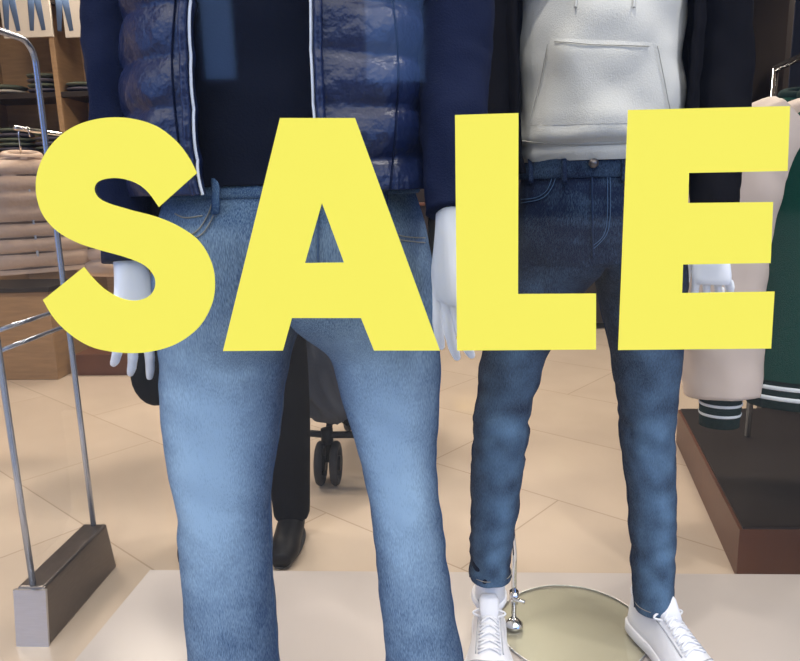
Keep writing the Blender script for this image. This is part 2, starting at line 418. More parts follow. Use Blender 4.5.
def shell(name, rows, tA, tB, m, parent, puff=0, period=0.07, thick=0.012, fold=0.003, N=96, n=14):
    d = cat(rows, n); v = []; f = []
    for row in d:
        cx, cy, cz, rx, ry, p = row
        for i in range(N+1):
            th = tA+(2*PI-tA-tB)*i/N
            x = se(math.sin(th), p)*rx; y = -se(math.cos(th), p)*ry; L = math.hypot(x, y)
            g = fold*(nz(x*9, y*9, cz*6)+0.5*nz(x*20, y*20, cz*30))
            if puff:
                wob = 0.010*nz(x*6, y*6, 1.7)+.004*nz(x*25, y*25, 4.2)
                g += puff*abs(math.sin(PI*(cz+wob)/period))**0.5*(1+.5*nz(x*14, y*14, cz*6))+0.005*nz(x*30, y*30, cz*14)
                e = min(i, N-i)
                g *= min(1, 0.25+e/5)
            v.append(Vector((cx+x*(1+g/L), cy+y*(1+g/L), cz)))
    for j in range(len(d)-1):
        for i in range(N): f.append((j*(N+1)+i, j*(N+1)+i+1, (j+1)*(N+1)+i+1, (j+1)*(N+1)+i))
    ob = mk(name, v, f, m, parent)
    mod(ob, 'SOLIDIFY', thickness=thick, offset=-1)
    eR = [v[j*(N+1)] for j in range(len(d))]; eL = [v[j*(N+1)+N] for j in range(len(d))]
    return ob, eR, eL
def closed(name, rows, m, parent, fold=0.003, N=72, n=12, cap=True, fz=14):
    d = cat(rows, n); v = []; f = []
    for row in d:
        cx, cy, cz, rx, ry, p = row
        for i in range(N):
            th = 2*PI*i/N
            x = se(math.sin(th), p)*rx; y = -se(math.cos(th), p)*ry; L = math.hypot(x, y)+1e-6
            g = fold*(nz(x*8+3, y*8, cz*fz)+0.6*nz(x*18, y*18, cz*fz*2))
            v.append(Vector((cx+x*(1+g/L), cy+y*(1+g/L), cz)))
    for j in range(len(d)-1):
        for i in range(N): f.append((j*N+i, j*N+(i+1) % N, (j+1)*N+(i+1) % N, (j+1)*N+i))
    if cap: f.append(tuple(range(N))); f.append(tuple((len(d)-1)*N+i for i in range(N)))
    return mk(name, v, f, m, parent)
def sleeve(name, pts, rad, m, parent, fold=0.004, puff=0, period=0.06, flat=1.0):
    p, r = stube(pts, rad, 12)
    def dsp(i, a, q):
        g = fold*(nz(q.x*10+math.cos(a)*1.2, math.sin(a)*1.2, q.z*16)+0.5*nz(math.cos(a)*3, math.sin(a)*3, q.z*40))
        if puff: g += puff*abs(math.sin(PI*q.z/period))**0.55
        return g
    return tube(name, p, r, m, parent, 28, flat, disp=dsp)

def hand(name, wrist, parent, rz, side=1, tilt=(0, 0), curl=0.35, s=1.0, thumb=1.0):
    """local: fingers along -Z, back of the hand faces -Y, thumb on side*X"""
    parts = []
    pal = [(0, 0, 0.03, .023, .019), (0, 0, 0.0, .025, .018), (0.002*side, 0, -0.03, .032, .0155), (0.002*side, 0, -0.06, .039, .014), (0, 0.001, -0.088, .040, .0115), (0, 0.002, -0.100, .036, .008)]
    v = []; f = []; d = cat(pal, 4); S = 20
    for x, y, z, a_, b in d:
        for k in range(S):
            t = 2*PI*k/S; v.append(Vector((x+a_*se(math.cos(t), 2.6), y+b*se(math.sin(t), 2.3), z)))
    for j in range(len(d)-1):
        for k in range(S): f.append((j*S+k, j*S+(k+1) % S, (j+1)*S+(k+1) % S, (j+1)*S+k))
    f.append(tuple(range(S))); f.append(tuple((len(d)-1)*S+k for k in range(S)))
    parts.append((v, f))
    for i, (x, L, sp) in enumerate(((0.030, .070, .10), (0.010, .080, .02), (-.011, .075, -.05), (-.030, .060, -.14))):
        x *= side; sp *= side
        p = Vector((x, 0.001, -0.085)); an = 0.02+0.06*i; pts = [p.copy()]; rr = [.0090]
        for j, (fr_, dr) in enumerate(((.46+.25, 0.6), (.30, 1.3), (.24, 1.0))):
            an += curl*dr*(0.6+0.18*i)
            dv = Vector((sp*math.cos(an), math.sin(an), -math.cos(an)))*L*fr_
            mid = p+dv*0.5; pts.append(mid); rr.append(.0082-.0008*j); p = p+dv; pts.append(p.copy()); rr.append(.0082-.0009*j)
        rr[-1] = .0052; pts.append(p+dv.normalized()*0.003); rr.append(.002)
        parts.append(tubegeo(pts, rr, 12))
    tp = [(0.018, 0.004, -0.012), (0.036, 0.010, -0.035), (0.050, 0.018, -0.060), (0.055, 0.024, -0.082), (0.054, 0.028, -0.100), (0.054, 0.029, -0.104)]
    parts.append(tubegeo([Vector((a_*side*thumb, b, c)) for a_, b, c in tp], [.014, .0130, .0100, .0090, .0062, .002], 12))
    V, Fc = merge(parts)
    T = Matrix.Translation(wrist) @ Matrix.Rotation(tilt[0], 4, 'X') @ Matrix.Rotation(tilt[1], 4, 'Y') @ Matrix.Rotation(rz, 4, 'Z') @ Matrix.Scale(s, 4)
    ob = mk(name, [T @ q for q in V], Fc, M['white'], parent)
    mod(ob, 'REMESH', mode='VOXEL', voxel_size=0.0020, use_smooth_shade=True)
    mod(ob, 'SMOOTH', factor=0.5, iterations=2)
    return ob

def sneaker(parent, pos, rz, s=1.0):
    """local toe to -Y, sole at z=0"""
    T = Matrix.Translation(pos) @ Matrix.Rotation(rz, 4, 'Z') @ Matrix.Diagonal((s*1.12, s, s, 1))
    out = [(0.085, .004), (.082, .020), (.065, .031), (.03, .034), (-.02, .034), (-.07, .041), (-.11, .048), (-.145, .047), (-.175, .036), (-.192, .020), (-.198, .004)]
    dn = cat(out, 4)
    poly = [(w, y) for y, w in dn]+[(-w, y) for y, w in dn[::-1]]
    n = len(poly)
    v = []; f = []
    for z, g in ((0, .97), (.006, 1.06), (.026, 1.06), (.030, .98)):
        for x, y in poly: v.append(Vector((x*g, (y+.055)*(1+(g-1)*.5)-.055, z)))
    for j in range(3):
        for i in range(n): f.append((j*n+i, j*n+(i+1) % n, (j+1)*n+(i+1) % n, (j+1)*n+i))
    f.append(tuple(range(n))); f.append(tuple(3*n+i for i in range(n)))
    mk('sole', [T @ q for q in v], f, M['sole'], parent)
    rows = [(.083, .010, .075), (.078, .024, .092), (.055, .032, .092), (.02, .034, .088), (-.02, .034, .092), (-.05, .038, .082), (-.09, .044, .062), (-.13, .046, .046), (-.165, .037, .036), (-.186, .020, .026), (-.192, .006, .014)]
    d = cat(rows, 4); v = []; f = []; S = 24
    for y, w, h in d:
        for k in range(S):
            t = 2*PI*k/S; zz = se(math.sin(t), 2.2)
            x = w*se(math.cos(t), 2.6)*(1-.32*max(0, zz)*(h/.09))
            v.append(Vector((x, y, .024+(h*max(0, zz)-0.004*max(0, -zz)))))
    for j in range(len(d)-1):
        for k in range(S): f.append((j*S+k, j*S+(k+1) % S, (j+1)*S+(k+1) % S, (j+1)*S+k))
    f.append(tuple(range(S))); f.append(tuple((len(d)-1)*S+k for k in range(S)))
    up = mk('upper', [T @ q for q in v], f, M['shoe'], parent)
    tr = bvh(up)
    def top(x, y, off):
        o = T @ Vector((x, y, .3)); h = tr.ray_cast(o, Vector((0, 0, -1)))
        return (h[0]+Vector((0, 0, off))) if h[0] else None
    for i in range(6):
        y = -.035-.016*i; w = .017+.001*i
        for sgn in (1, -1):
            pts = [top(sgn*(w-2*w*t_), y-0.010*t_+.003*math.sin(PI*t_), .003) for t_ in [q/6 for q in range(7)]]
            pts = [q for q in pts if q]
            if len(pts) > 3: tube('lace', pts, .0027, M['shoe'], parent, 6)
    for sgn in (1, -1):
        pts = [top(sgn*(.021+.0004*q), -.025-.008*q, .001) for q in range(13)]; pts = [q for q in pts if q]
        if len(pts) > 3: tube('eyestay_edge', pts, .0018, M['shoegrey'], parent, 6)
        loop = [Vector((sgn*(.010+.022*math.sin(PI*t_)), -.028-.018*t_*0.5, .112-.018*t_)) for t_ in [q/8 for q in range(9)]]
        tube('lace_bow', [T @ q for q in loop], .0025, M['shoe'], parent, 6)
    pts = [top(x, -.125-.02*(1-(x/.04)**2), .0005) for x in [-.038+.0076*q for q in range(11)]]; pts = [q for q in pts if q]
    if len(pts) > 3: tube('toe_seam', pts, .0014, M['shoegrey'], parent, 6)
    tube('tongue', [T @ Vector(q) for q in [(0, -.055, .095), (0, -.035, .112), (0, -.022, .130), (0, -.018, .142)]], [.018, .022, .022, .015], M['shoe'], parent, 14, flat=.35)
    ringp = [T @ Vector((.031*math.cos(t_), .03+.045*math.sin(t_), .108+.008*math.sin(t_))) for t_ in [2*PI*q/24 for q in range(25)]]
    tube('collar', ringp, .007, M['shoe'], parent, 8)
    return up

def upperbody(parent, cx, cy, chest_z, sh=0.21):
    nv = tubegeo([Vector((cx, cy, chest_z)), Vector((cx, cy, chest_z+.08)), Vector((cx, cy-.01, chest_z+.16)), Vector((cx, cy-.015, chest_z+.2))], [.075, .058, .054, .05], 20)
    hv = ellips((cx, cy-.02, chest_z+.27), (.075, .095, .12))
    nose = ellips((cx, cy-.115, chest_z+.26), (.011, .016, .022), 10, 8)
    V, Fc = merge([nv, hv, nose])
    ob = mk('neck_and_head', V, Fc, M['white'], parent); mod(ob, 'REMESH', mode='VOXEL', voxel_size=0.006, use_smooth_shade=True)
    mod(ob, 'SMOOTH', factor=0.5, iterations=4)

# ------------------------------------------------------------------ mannequin 1
Y1 = 0.35
m1 = root('mannequin')
pel1 = [W(180, 406, 170, Y1, .60), W(168, 416, 195, Y1, .64), W(160, 427, 230, Y1, .66), W(158, 434, 265, Y1, .64), W(159, 438, 298, Y1, .62)]
LL1 = [W(159, 306, 298, Y1, 1.05), W(163, 294, 345, Y1, 1.05), W(165, 283, 400, Y1, 1.05), W(170, 276, 450, Y1, 1.08), W(180, 270, 510, Y1, 1.15), W(186, 271, 570, Y1, 1.15), W(189, 275, 620, Y1, 1.15), W(192, 278, 661, Y1, 1.15), W(196, 285, 742, Y1, 1.2)]
LR1 = [W(292, 438, 298, Y1, 1.05), W(324, 440, 345, Y1, 1.05), W(343, 438, 400, Y1, 1.05), W(359, 436, 450, Y1, 1.08), W(369, 438, 500, Y1, 1.12), W(377, 446, 560, Y1, 1.12), W(382, 455, 620, Y1, 1.15), W(386, 463, 661, Y1, 1.15), W(392, 474, 742, Y1, 1.2)]
zknee1 = P(400, 510, Y1).z; zcr1 = pel1[-1][2]
def wash1(x, z, th, side):
    fr_ = max(0, math.cos(th))
    if side == 0: return 0.10+0.32*fr_**0.6*min(1, abs(x)/.12)*(1 if z < zcr1+.12 else .6)
    t = max(0, min(1, (zcr1-z)/.10))
    k_ = 0.72*math.exp(-((z-(zcr1-.20))/.20)**2)+.38*math.exp(-((z-zknee1)/.12)**2)+.34
    return 0.07+t*fr_**1.8*k_*0.86+(1-t)*.32*fr_+.12*nz(th*2, 3, z*26)*fr_
def wr1(x, y, z, th):
    a_ = .003
    a_ += .009*math.exp(-((z-(zcr1-.02))/.08)**2)+.003*math.exp(-((z-zknee1)/.12)**2)
    return a_*(nz(x*7, y*7, z*8+x*8)+.6*nz(x*14+5, y*14, z*30+x*20))
j1, pd1 = pants(m1, pel1, LR1, LL1, M['denim1'], wash1, wr1, M['seamblue'])
t1 = bvh(j1)
for off in (0, 5):
    drape('pocket_seam', t1, [(219-off*.8, 196), (213-off, 218-off*.3), (200-off, 236-off*.6), (172, 244-off)], .0010, M['stitch'], m1, .002)
    drape('pocket_seam', t1, [(368+off*.6, 196), (377+off, 222), (394+off, 238-off*.5), (424, 243-off)], .0010, M['stitch'], m1, .002)
drape('coin_pocket', t1, [(176, 214), (186, 218), (203, 216)], .0010, M['stitch'], m1, .002)
drape('fly_stitch', t1, [(304, 190), (303, 240), (306, 270), (316, 288)], .0009, M['stitch'], m1)
drape('fly_seam', t1, [(318, 190), (318, 240), (318, 290)], .0016, M['seamblue'], m1)
for x in (219, 380):
    bl_ = [hit(t1, x, y, .010) for y in (176, 182, 192, 204, 216)]
    bl_ = [q for q in bl_ if q]
    if len(bl_) > 2: tube('belt_loop', bl_, .006, M['denim1'], m1, 8, flat=.4, flatdir=(0, 1, 0))
cx1 = pel1[0][0]
tee = [W(172, 414, 185, Y1, .69), W(172, 410, 150, Y1, .67), W(172, 406, 80, Y1, .65), W(162, 412, 0, Y1, .64), [cx1, Y1+.01, 1.48, .20, .11, 2.2], [cx1, Y1+.01, 1.56, .15, .085, 2.2], [cx1, Y1+.01, 1.60, .07, .065, 2]]
closed('navy_tee', tee, M['navytee'], m1, fold=.008, fz=9)
jk = [W(148, 438, 192, Y1, .73), W(142, 434, 165, Y1, .73), W(138, 430, 110, Y1, .73), W(136, 428, 50, Y1, .72), W(134, 430, -5, Y1, .70), [cx1, Y1+.01, 1.49, .22, .135, 2.3], [cx1, Y1+.01, 1.57, .16, .11, 2.2], [cx1, Y1+.01, 1.61, .085, .09, 2], [cx1, Y1+.01, 1.67, .085, .09, 2]]
jb, eR, eL = shell('puffer_jacket', jk, math.radians(18), math.radians(20), M['navypuff'], m1, puff=.013, period=.066, thick=.014)
for nm, e in (('zip_right', eR), ('zip_left', eL)):
    s = 1 if nm == 'zip_right' else -1
    tube(nm, [q+Vector((-.002*s, -.003, 0)) for q in e], .0021, M['tag'], m1, 6)
    tube(nm+'_binding', [q+Vector((.007*s, -.004, 0)) for q in e], .006, M['navypuff'], m1, 8)
tj = bvh(jb)
drape('panel_seam', tj, [(176, -5), (172, 60), (176, 120), (184, 185)], .0014, M['navywool'], m1, .001)
drape('panel_seam', tj, [(392, -5), (398, 60), (396, 120), (390, 190)], .0014, M['navywool'], m1, .001)
sleeve('sleeve_right', [Vector((cx1+.20, Y1+.01, 1.52)), P(448, -20, Y1-.01), P(453, 60, Y1-.04), P(455, 130, Y1-.09), P(453, 215, Y1-.14)], [.075, .062, .056, .047, .037], M['navywool'], m1, .007)
sleeve('sleeve_left', [Vector((cx1-.20, Y1+.01, 1.52)), P(121, -20, Y1), P(117, 60, Y1-.01), P(119, 140, Y1-.02), P(128, 262, Y1-.05)], [.075, .052, .046, .043, .037], M['navywool'], m1, .007)
hand('hand_right', P(451, 228, Y1-.145), m1, math.radians(-62), side=-1, tilt=(0, math.radians(3)), curl=.16, s=1.03, thumb=.85)
hand('hand_left', P(131, 270, Y1-.055), m1, math.radians(40), side=1, tilt=(math.radians(-2), math.radians(-4)), curl=.25, s=1.0, thumb=.8)
upperbody(m1, cx1, Y1, 1.56)
for rows, rz in ((LL1, -.15), (LR1, .2)):
    q = rows[-1]; sneaker(m1, Vector((q[0], q[1]-.01, .10)), rz)
box('base_plate', (cx1, Y1+.02, .105), (.24, .24, .008), M['steel'], m1)

# ------------------------------------------------------------------ mannequin 2
Y2 = 0.70
m2 = root('mannequin')
pel2 = [W(529, 661, 157, Y2, .68), W(521, 668, 178, Y2, .68), W(517, 678, 210, Y2, .68), W(513, 684, 240, Y2, .66), W(511, 686, 260, Y2, .64)]
LL2 = [W(511, 594, 260, Y2, 1.05), W(498, 578, 300, Y2, 1.08), W(483, 549, 350, Y2, 1.1), W(476, 533, 400, Y2, 1.12), W(472, 527, 440, Y2, 1.15), W(472, 519, 500, Y2, 1.2), W(471, 513, 545, Y2, 1.15), W(471, 510, 577, Y2, 1.1)]
LR2 = [W(592, 686, 260, Y2, 1.05), W(600, 684, 300, Y2, 1.05), W(610, 681, 350, Y2, 1.08), W(617, 676, 400, Y2, 1.12), W(621, 673, 440, Y2, 1.18), W(628, 675, 500, Y2, 1.2), W(632, 674, 560, Y2, 1.15), W(634, 673, 607, Y2, 1.1)]
zc2 = pel2[-1][2]; zk2 = P(500, 430, Y2).z
def wash2(x, z, th, side):
    fr_ = max(0, math.cos(th))
    if side == 0: return -.08+.20*fr_*(.5+1.0*nz(x*6, 1, z*50))
    t = max(0, min(1, (zc2-z)/.38))
    return -.08+.16*fr_+.66*t*fr_**1.6*(.7+.9*nz(x*5+2, th*1.5, z*24))+.12*t
def wr2(x, y, z, th):
    a_ = .002+.006*math.exp(-((z-(zc2-.03))/.06)**2)+.0045*math.exp(-((z-zk2)/.12)**2)+.0045*math.exp(-((z-.33)/.10)**2)
    return a_*(nz(x*12, y*12, z*22+x*24)+.7*nz(x*18+5, y*18, z*55-x*40))
j2, pd2 = pants(m2, pel2, LR2, LL2, M['denim2'], wash2, wr2, M['seamdark'], blend=.07)
t2 = bvh(j2)
for off in (0, 3.5):
    drape('pocket_seam', t2, [(556-off, 178), (551-off, 190), (541-off, 199-off*.5), (522, 203-off)], .0007, M['seamblue'], m2)
    drape('pocket_seam', t2, [(626+off, 178), (632+off, 190), (645+off, 199-off*.5), (666, 203-off)], .0007, M['seamblue'], m2)
    drape('fly_stitch', t2, [(610-off*.8, 174), (610-off*.8, 215), (606-off*.7, 235), (592, 250-off)], .0006, M['seamblue'], m2)
drape('fly_seam', t2, [(592, 170), (592, 210), (593, 258)], .0018, M['seamdark'], m2)
for x, in ((534,), (565,), (622,), (655,)):
    bl_ = [hit(t2, x, y, .009) for y in (161, 166, 172, 180, 184)]; bl_ = [q for q in bl_ if q]
    if len(bl_) > 2: tube('belt_loop', bl_, .005, M['denim2'], m2, 8, flat=.4, flatdir=(0, 1, 0))
bq = hit(t2, 593, 165, .012)
if bq: tube('button', [bq+Vector((0, .004, 0)), bq+Vector((0, -.003, 0))], .0085, M['gatedark'], m2, 20)
cx2 = (pel2[1][0])
hd = [W(524, 666, 161, Y2, .70), W(522, 669, 154, Y2, .72), W(522, 670, 146, Y2, .73), W(518, 676, 136, Y2, .79), W(519, 678, 110, Y2, .80), W(519, 680, 60, Y2, .78), W(519, 684, 0, Y2, .76), [cx2, Y2+.01, 1.50, .19, .12, 2.3], [cx2, Y2+.01, 1.62, .15, .10, 2.2], [cx2, Y2+.01, 1.66, .09, .08, 2]]
ho = closed('grey_hoodie', hd, M['hoodie'], m2, fold=.013, fz=8)
th_ = bvh(ho)
pk = patch('kangaroo_pocket', th_, ((551, 38), (652, 42), (672, 122), (527, 126)), M['hoodie'], m2, .004)
drape('pocket_stitch', th_, [(556, 42), (600, 45), (648, 46)], .0009, M['hoodseam'], m2, .0042)
drape('pocket_stitch', th_, [(549, 44), (542, 80), (532, 122)], .0009, M['hoodseam'], m2, .0042)
drape('pocket_stitch', th_, [(656, 46), (663, 80), (670, 118)], .0009, M['hoodseam'], m2, .0042)
drape('hem_seam', th_, [(522, 141), (560, 144), (600, 144), (640, 142), (670, 139)], .0014, M['hoodseam'], m2, .001)
for x0_ in (575, 632):
    drape('drawstring', th_, [(x0_, -30), (x0_+2, -10), (x0_+1, 8)], .0022, M['hoodie'], m2, .003)
jk2 = [W(506, 690, 172, Y2+.02, .80), W(500, 694, 110, Y2+.02, .84), W(496, 698, 50, Y2+.02, .86), W(494, 702, -10, Y2+.02, .84), [cx2, Y2+.02, 1.52, .215, .15, 2.3], [cx2, Y2+.02, 1.63, .17, .125, 2.2], [cx2, Y2+.02, 1.69, .10, .10, 2]]
shell('black_jacket', jk2, math.radians(52), math.radians(60), M['black'], m2, thick=.01, fold=.008)
sleeve('sleeve_right', [Vector((cx2+.20, Y2+.01, 1.58)), P(716, -20, Y2), P(720, 70, Y2), P(716, 160, Y2-.03), P(713, 244, Y2-.07)], [.075, .064, .056, .048, .040], M['black'], m2, .006)
sleeve('sleeve_left', [Vector((cx2-.20, Y2+.01, 1.58)), P(499, -20, Y2), P(494, 70, Y2), P(488, 160, Y2-.02), P(484, 244, Y2-.05)], [.075, .054, .050, .045, .038], M['black'], m2, .006)
hand('hand_right', P(714, 238, Y2-.075), m2, math.radians(-30), side=-1, curl=.8, s=.9)
hand('hand_left', P(485, 238, Y2-.055), m2, math.radians(40), side=1, curl=.35, s=.9, thumb=.7)
upperbody(m2, cx2, Y2, 1.62)
for rows, rz in ((LL2, -.06), (LR2, .33)):
    q = rows[-1]; sneaker(m2, Vector((q[0]+.008*(1 if rz > 0 else -.5), q[1]-.012, .108)), rz, 1.0)
    tube('ankle', [Vector((q[0], q[1]+.012, q[2]+.05)), Vector((q[0], q[1]+.010, .2))], .034, M['white'], m2, 16)
st = m2
c = G(572, 628, .1); S = 72
v = [Vector((c.x+.174*math.cos(2*PI*k_/S), c.y+.174*math.sin(2*PI*k_/S), .1065)) for k_ in range(S)]
mk('stand_glass_disc', v, [tuple(range(S))], M['discglass'], st, False)
tube('stand_disc_rim', [Vector((c.x+.175*math.cos(2*PI*k_/64), c.y+.175*math.sin(2*PI*k_/64), .104)) for k_ in range(65)], .0022, M['steel'], st, 8)
rp = P(514, 600, Y2+.06)
tube('stand_rod', [Vector((rp.x, rp.y, .104)), Vector((rp.x, rp.y, .30)), Vector((rp.x-.005, rp.y, .36)), Vector((rp.x-.04, rp.y-.02, .42))], .006, M['chrome'], st, 14)
tube('stand_rod_foot', [Vector((rp.x, rp.y, .107)), Vector((rp.x, rp.y, .115)), Vector((rp.x, rp.y, .128))], [.022, .022, .009], M['chrome'], st, 20)
tube('stand_rod_collar', [Vector((rp.x, rp.y, .17)), Vector((rp.x, rp.y, .20))], .011, M['chrome'], st, 16)
tube('stand_rod_screw', [Vector((rp.x-.006, rp.y-.004, .185)), Vector((rp.x+.022, rp.y-.022, .185))], .005, M['chrome'], st, 12)

# ------------------------------------------------------------------ security gate
sg = root('security_gate')
p1 = G(50, 645, 0); p2 = G(117, 566, 0); d = (p2-p1); d.z = 0; Lg = d.length; u = d.normalized(); nrm = Vector((-u.y, u.x, 0))
w = .085
def gp(s, t, z): return p1+u*s+nrm*t+Vector((0, 0, z))
v = [gp(0, 0, 0), gp(Lg, 0, 0), gp(Lg, w, 0), gp(0, w, 0), gp(0.02, .006, .155), gp(Lg-.02, .006, .155), gp(Lg-.02, w-.006, .155), gp(0.02, w-.006, .155)]
bs = mk('base_box', v, [(0, 3, 2, 1), (4, 5, 6, 7), (0, 1, 5, 4), (1, 2, 6, 5), (2, 3, 7, 6), (3, 0, 4, 7)], M['gatedark'], sg, False); mod(bs, 'BEVEL', width=.006, segments=3)
v = [gp(-.008, -.001, .0), gp(-.008, w+.001, 0), gp(.012, w+.001, .150), gp(.012, -.001, .150), gp(-.002, -.001, 0), gp(-.002, w+.001, 0), gp(.02, w+.001, .150), gp(.02, -.001, .150)]
mk('base_end_cap', v, [(0, 3, 2, 1), (4, 5, 6, 7), (0, 1, 5, 4), (1, 2, 6, 5), (2, 3, 7, 6), (3, 0, 4, 7)], M['steel'], sg, False)
zt = 1.545; s0, s1 = .03, Lg-.03; r = .055; pts = [gp(s1, w/2, .15)]
pts += [gp(s1, w/2, z) for z in (.5, .9, 1.2, zt-r)]
for k_ in range(1, 9):
    a_ = PI/2*k_/8; pts.append(gp(s1-r+r*math.cos(a_), w/2, zt-r+r*math.sin(a_)))
for k_ in range(0, 9):
    a_ = PI/2+PI/2*k_/8; pts.append(gp(s0+r+r*math.cos(a_), w/2, zt-r+r*math.sin(a_)))
pts += [gp(s0, w/2, z) for z in (1.2, .9, .5, .15)]
tube('frame', pts, .008, M['gatetube'], sg, 14)
for z in (.83, .78): tube('cross_bar', [gp(s0, w/2, z), gp((s0+s1)/2, w/2, z), gp(s1, w/2, z)], .006, M['gatetube'], sg, 10)
mk('clear_panel', [gp(s0+.01, w/2, .16), gp(s1-.01, w/2, .16), gp(s1-.01, w/2, zt-.03), gp(s0+.01, w/2, zt-.03)], [(0, 1, 2, 3)], M['acrylic'], sg, False)

# ------------------------------------------------------------------ hanging jackets
def hang_jacket(name, pos, rz, bodym, sleevem, puff=0, rib=False, s=1.0, L=.64, sl=.60, hook=.16, sw=1.0, out=.28, per=.075):
    e = root(name)
    T = Matrix.Translation(pos) @ Matrix.Rotation(rz, 4, 'Z') @ Matrix.Scale(s, 4)
    rows = [[0, 0, -L, .25, .085, 2.6], [0, 0, -L+.08, .255, .095, 2.6], [0, 0, -.35, .25, .10, 2.6], [0, 0, -.16, .24, .10, 2.5], [0, 0, -.06, .215, .085, 2.3], [0, 0, -.015, .14, .07, 2.2], [0, 0, .01, .075, .06, 2]]
    d_ = cat(rows, 14); v = []; f = []; N = 64
    for r_ in d_:
        for i in range(N):
            th = 2*PI*i/N; x = se(math.sin(th), r_[5])*r_[3]; y = -se(math.cos(th), r_[5])*r_[4]; Lh = math.hypot(x, y)
            g = .010*nz(x*7+pos.x, y*7, r_[2]*5)+(puff*abs(math.sin(PI*r_[2]/per))**.45 if puff else 0)
            if th < .12 or th > 2*PI-.12: g -= .008
            v.append(T @ Vector((x*(1+g/Lh), y*(1+g/Lh), r_[2])))
    for j in range(len(d_)-1):
        for i in range(N): f.append((j*N+i, j*N+(i+1) % N, (j+1)*N+(i+1) % N, (j+1)*N+i))
    f.append(tuple(range(N)))
    mk('body', v, f, bodym, e)
    def band(nm, rws, z0, z1, m_, gx):
        vv = []; ff = []
        for z in (z0, (z0+z1)/2, z1):
            for i in range(N):
                th = 2*PI*i/N; vv.append(T @ Vector((se(math.sin(th), 2.6)*(rws[0]+gx), -se(math.cos(th), 2.6)*(rws[1]+gx), z)))
        for j in range(2):
            for i in range(N): ff.append((j*N+i, j*N+(i+1) % N, (j+1)*N+(i+1) % N, (j+1)*N+i))
        ob = mk(nm, vv, ff, m_, e); mod(ob, 'SOLIDIFY', thickness=.004)
    if rib:
        band('hem_rib', (.245, .083), -L-.065, -L+.01, M['rib'], 0)
        band('hem_stripe', (.245, .083), -L-.020, -L-.011, M['stripe'], .002); band('hem_stripe', (.245, .083), -L-.044, -L-.035, M['stripe'], .002)
    if puff:
        for q_ in range(1, int(L/per)+1):
            r_ = min(d_, key=lambda t_: abs(t_[2]+q_*per))
            ring = [T @ Vector((se(math.sin(t_), 2.5)*(r_[3]+.004), -se(math.cos(t_), 2.5)*(r_[4]+.004), -q_*per)) for t_ in [2*PI*z_/40 for z_ in range(41)]]
            tube('quilt_seam', ring, .0035, M['quilt'], e, 6)
    for sg_ in (1, -1):
        pth = [Vector((sg_*.19, 0, -.06)), Vector((sg_*(out-.035), -.005, -.14)), Vector((sg_*(out-.005), -.015, -.30)), Vector((sg_*out, -.03, -.46)), Vector((sg_*(out-.01), -.045, -sl-.04))]
        pp, rr = stube(pth, [.075, .085*sw, .078*sw, .076*sw, .068*sw], 14)
        v, f = tubegeo([q for q in pp], rr, 30, .85, None, True, lambda i, a_, q: .010*nz(math.cos(a_)*2+q.x*9, math.sin(a_)*2, q.z*13)+(puff*abs(math.sin(PI*q.z/per))**.45 if puff else 0))
        mk('sleeve', [T @ q for q in v], f, sleevem, e)
        if puff:
            for q_ in range(2, int(sl/per)+1):
                k_ = min(range(len(pp)), key=lambda t_: abs(pp[t_].z+q_*per)); cc = pp[k_]; r0 = rr[k_]+.008
                tube('quilt_seam', [T @ Vector((cc.x+r0*math.cos(t_), cc.y+r0*.85*math.sin(t_), cc.z)) for t_ in [2*PI*z_/24 for z_ in range(25)]], .0035, M['quilt'], e, 6)
        b0 = pth[-1]
        if rib:
            for nm, za, zb, rr_, mm in (('cuff', .005, -.075, .046, M['rib']), ('cuff_stripe', -.018, -.026, .0475, M['stripe']), ('cuff_stripe', -.042, -.050, .0465, M['stripe'])):
                v, f = tubegeo([b0+Vector((0, 0, za)), b0+Vector((0, 0, (za+zb)/2)), b0+Vector((0, 0, zb))], [rr_, rr_*.98, rr_*.94], 26, .85)
                mk(nm, [T @ q for q in v], f, mm, e)
    cv = [Vector((.07*math.cos(t_), .055*math.sin(t_), .015+.012*math.sin(t_))) for t_ in [2*PI*q/24 for q in range(25)]]
    tube('collar', [T @ q for q in cv], .018, M['rib'] if rib else bodym, e, 10)
    tube('placket', [T @ Vector((0, -.104, z)) for z in (-.10, -.25, -.4, -L+.06)], .005, M['rib'] if rib else M['shoegrey'], e, 8)
    hk = [Vector((0, 0, -.02)), Vector((0, 0, hook-.06))]+[Vector((.022-.022*math.cos(t_), 0, hook-.06+.03*math.sin(t_)+.01)) for t_ in [PI*q/8*1.1 for q in range(9)]]
    tube('hanger_hook', [T @ q for q in hk], .003, M['chrome'], e, 8)
    tube('hanger_bar', [T @ Vector(q) for q in [(-.19, 0, -.06), (-.08, 0, -.01), (0, 0, .02), (.08, 0, -.01), (.19, 0, -.06)]], .008, M['wood'], e, 8)
    return e
hang_jacket('varsity_jacket', P(903, 88, 1.02), math.radians(-14), M['green'], M['cream'], rib=True, s=1.14, L=.615, sl=.615, sw=1.25, out=.315)
hang_jacket('varsity_jacket', P(836, 100, 1.30), math.radians(-14), M['cream'], M['cream'], rib=True, s=1.12, L=.56, sl=.56)
hang_jacket('varsity_jacket', P(812, 100, 1.56), math.radians(-14), M['green'], M['green'], rib=True, s=1.12, L=.60, sl=.62)
rk = root('clothes_rack')
ja = P(903, 88, 1.02); jc = P(812, 100, 1.56); za = ja.z+.155*1.13
dd = (jc-ja); dd.z = 0; dd.normalize()
e1 = Vector((ja.x, ja.y, za))-dd*.25; e2 = Vector((jc.x, jc.y, za))+dd*.35
tube('rail', [e1, (e1+e2)/2, e2], .012, M['chrome'], rk, 12)
for e_, z0 in ((e1, .10), (e2, .157)):
    tube('post', [e_, Vector((e_.x, e_.y, .8)), Vector((e_.x, e_.y, z0))], .012, M['chrome'], rk, 12)

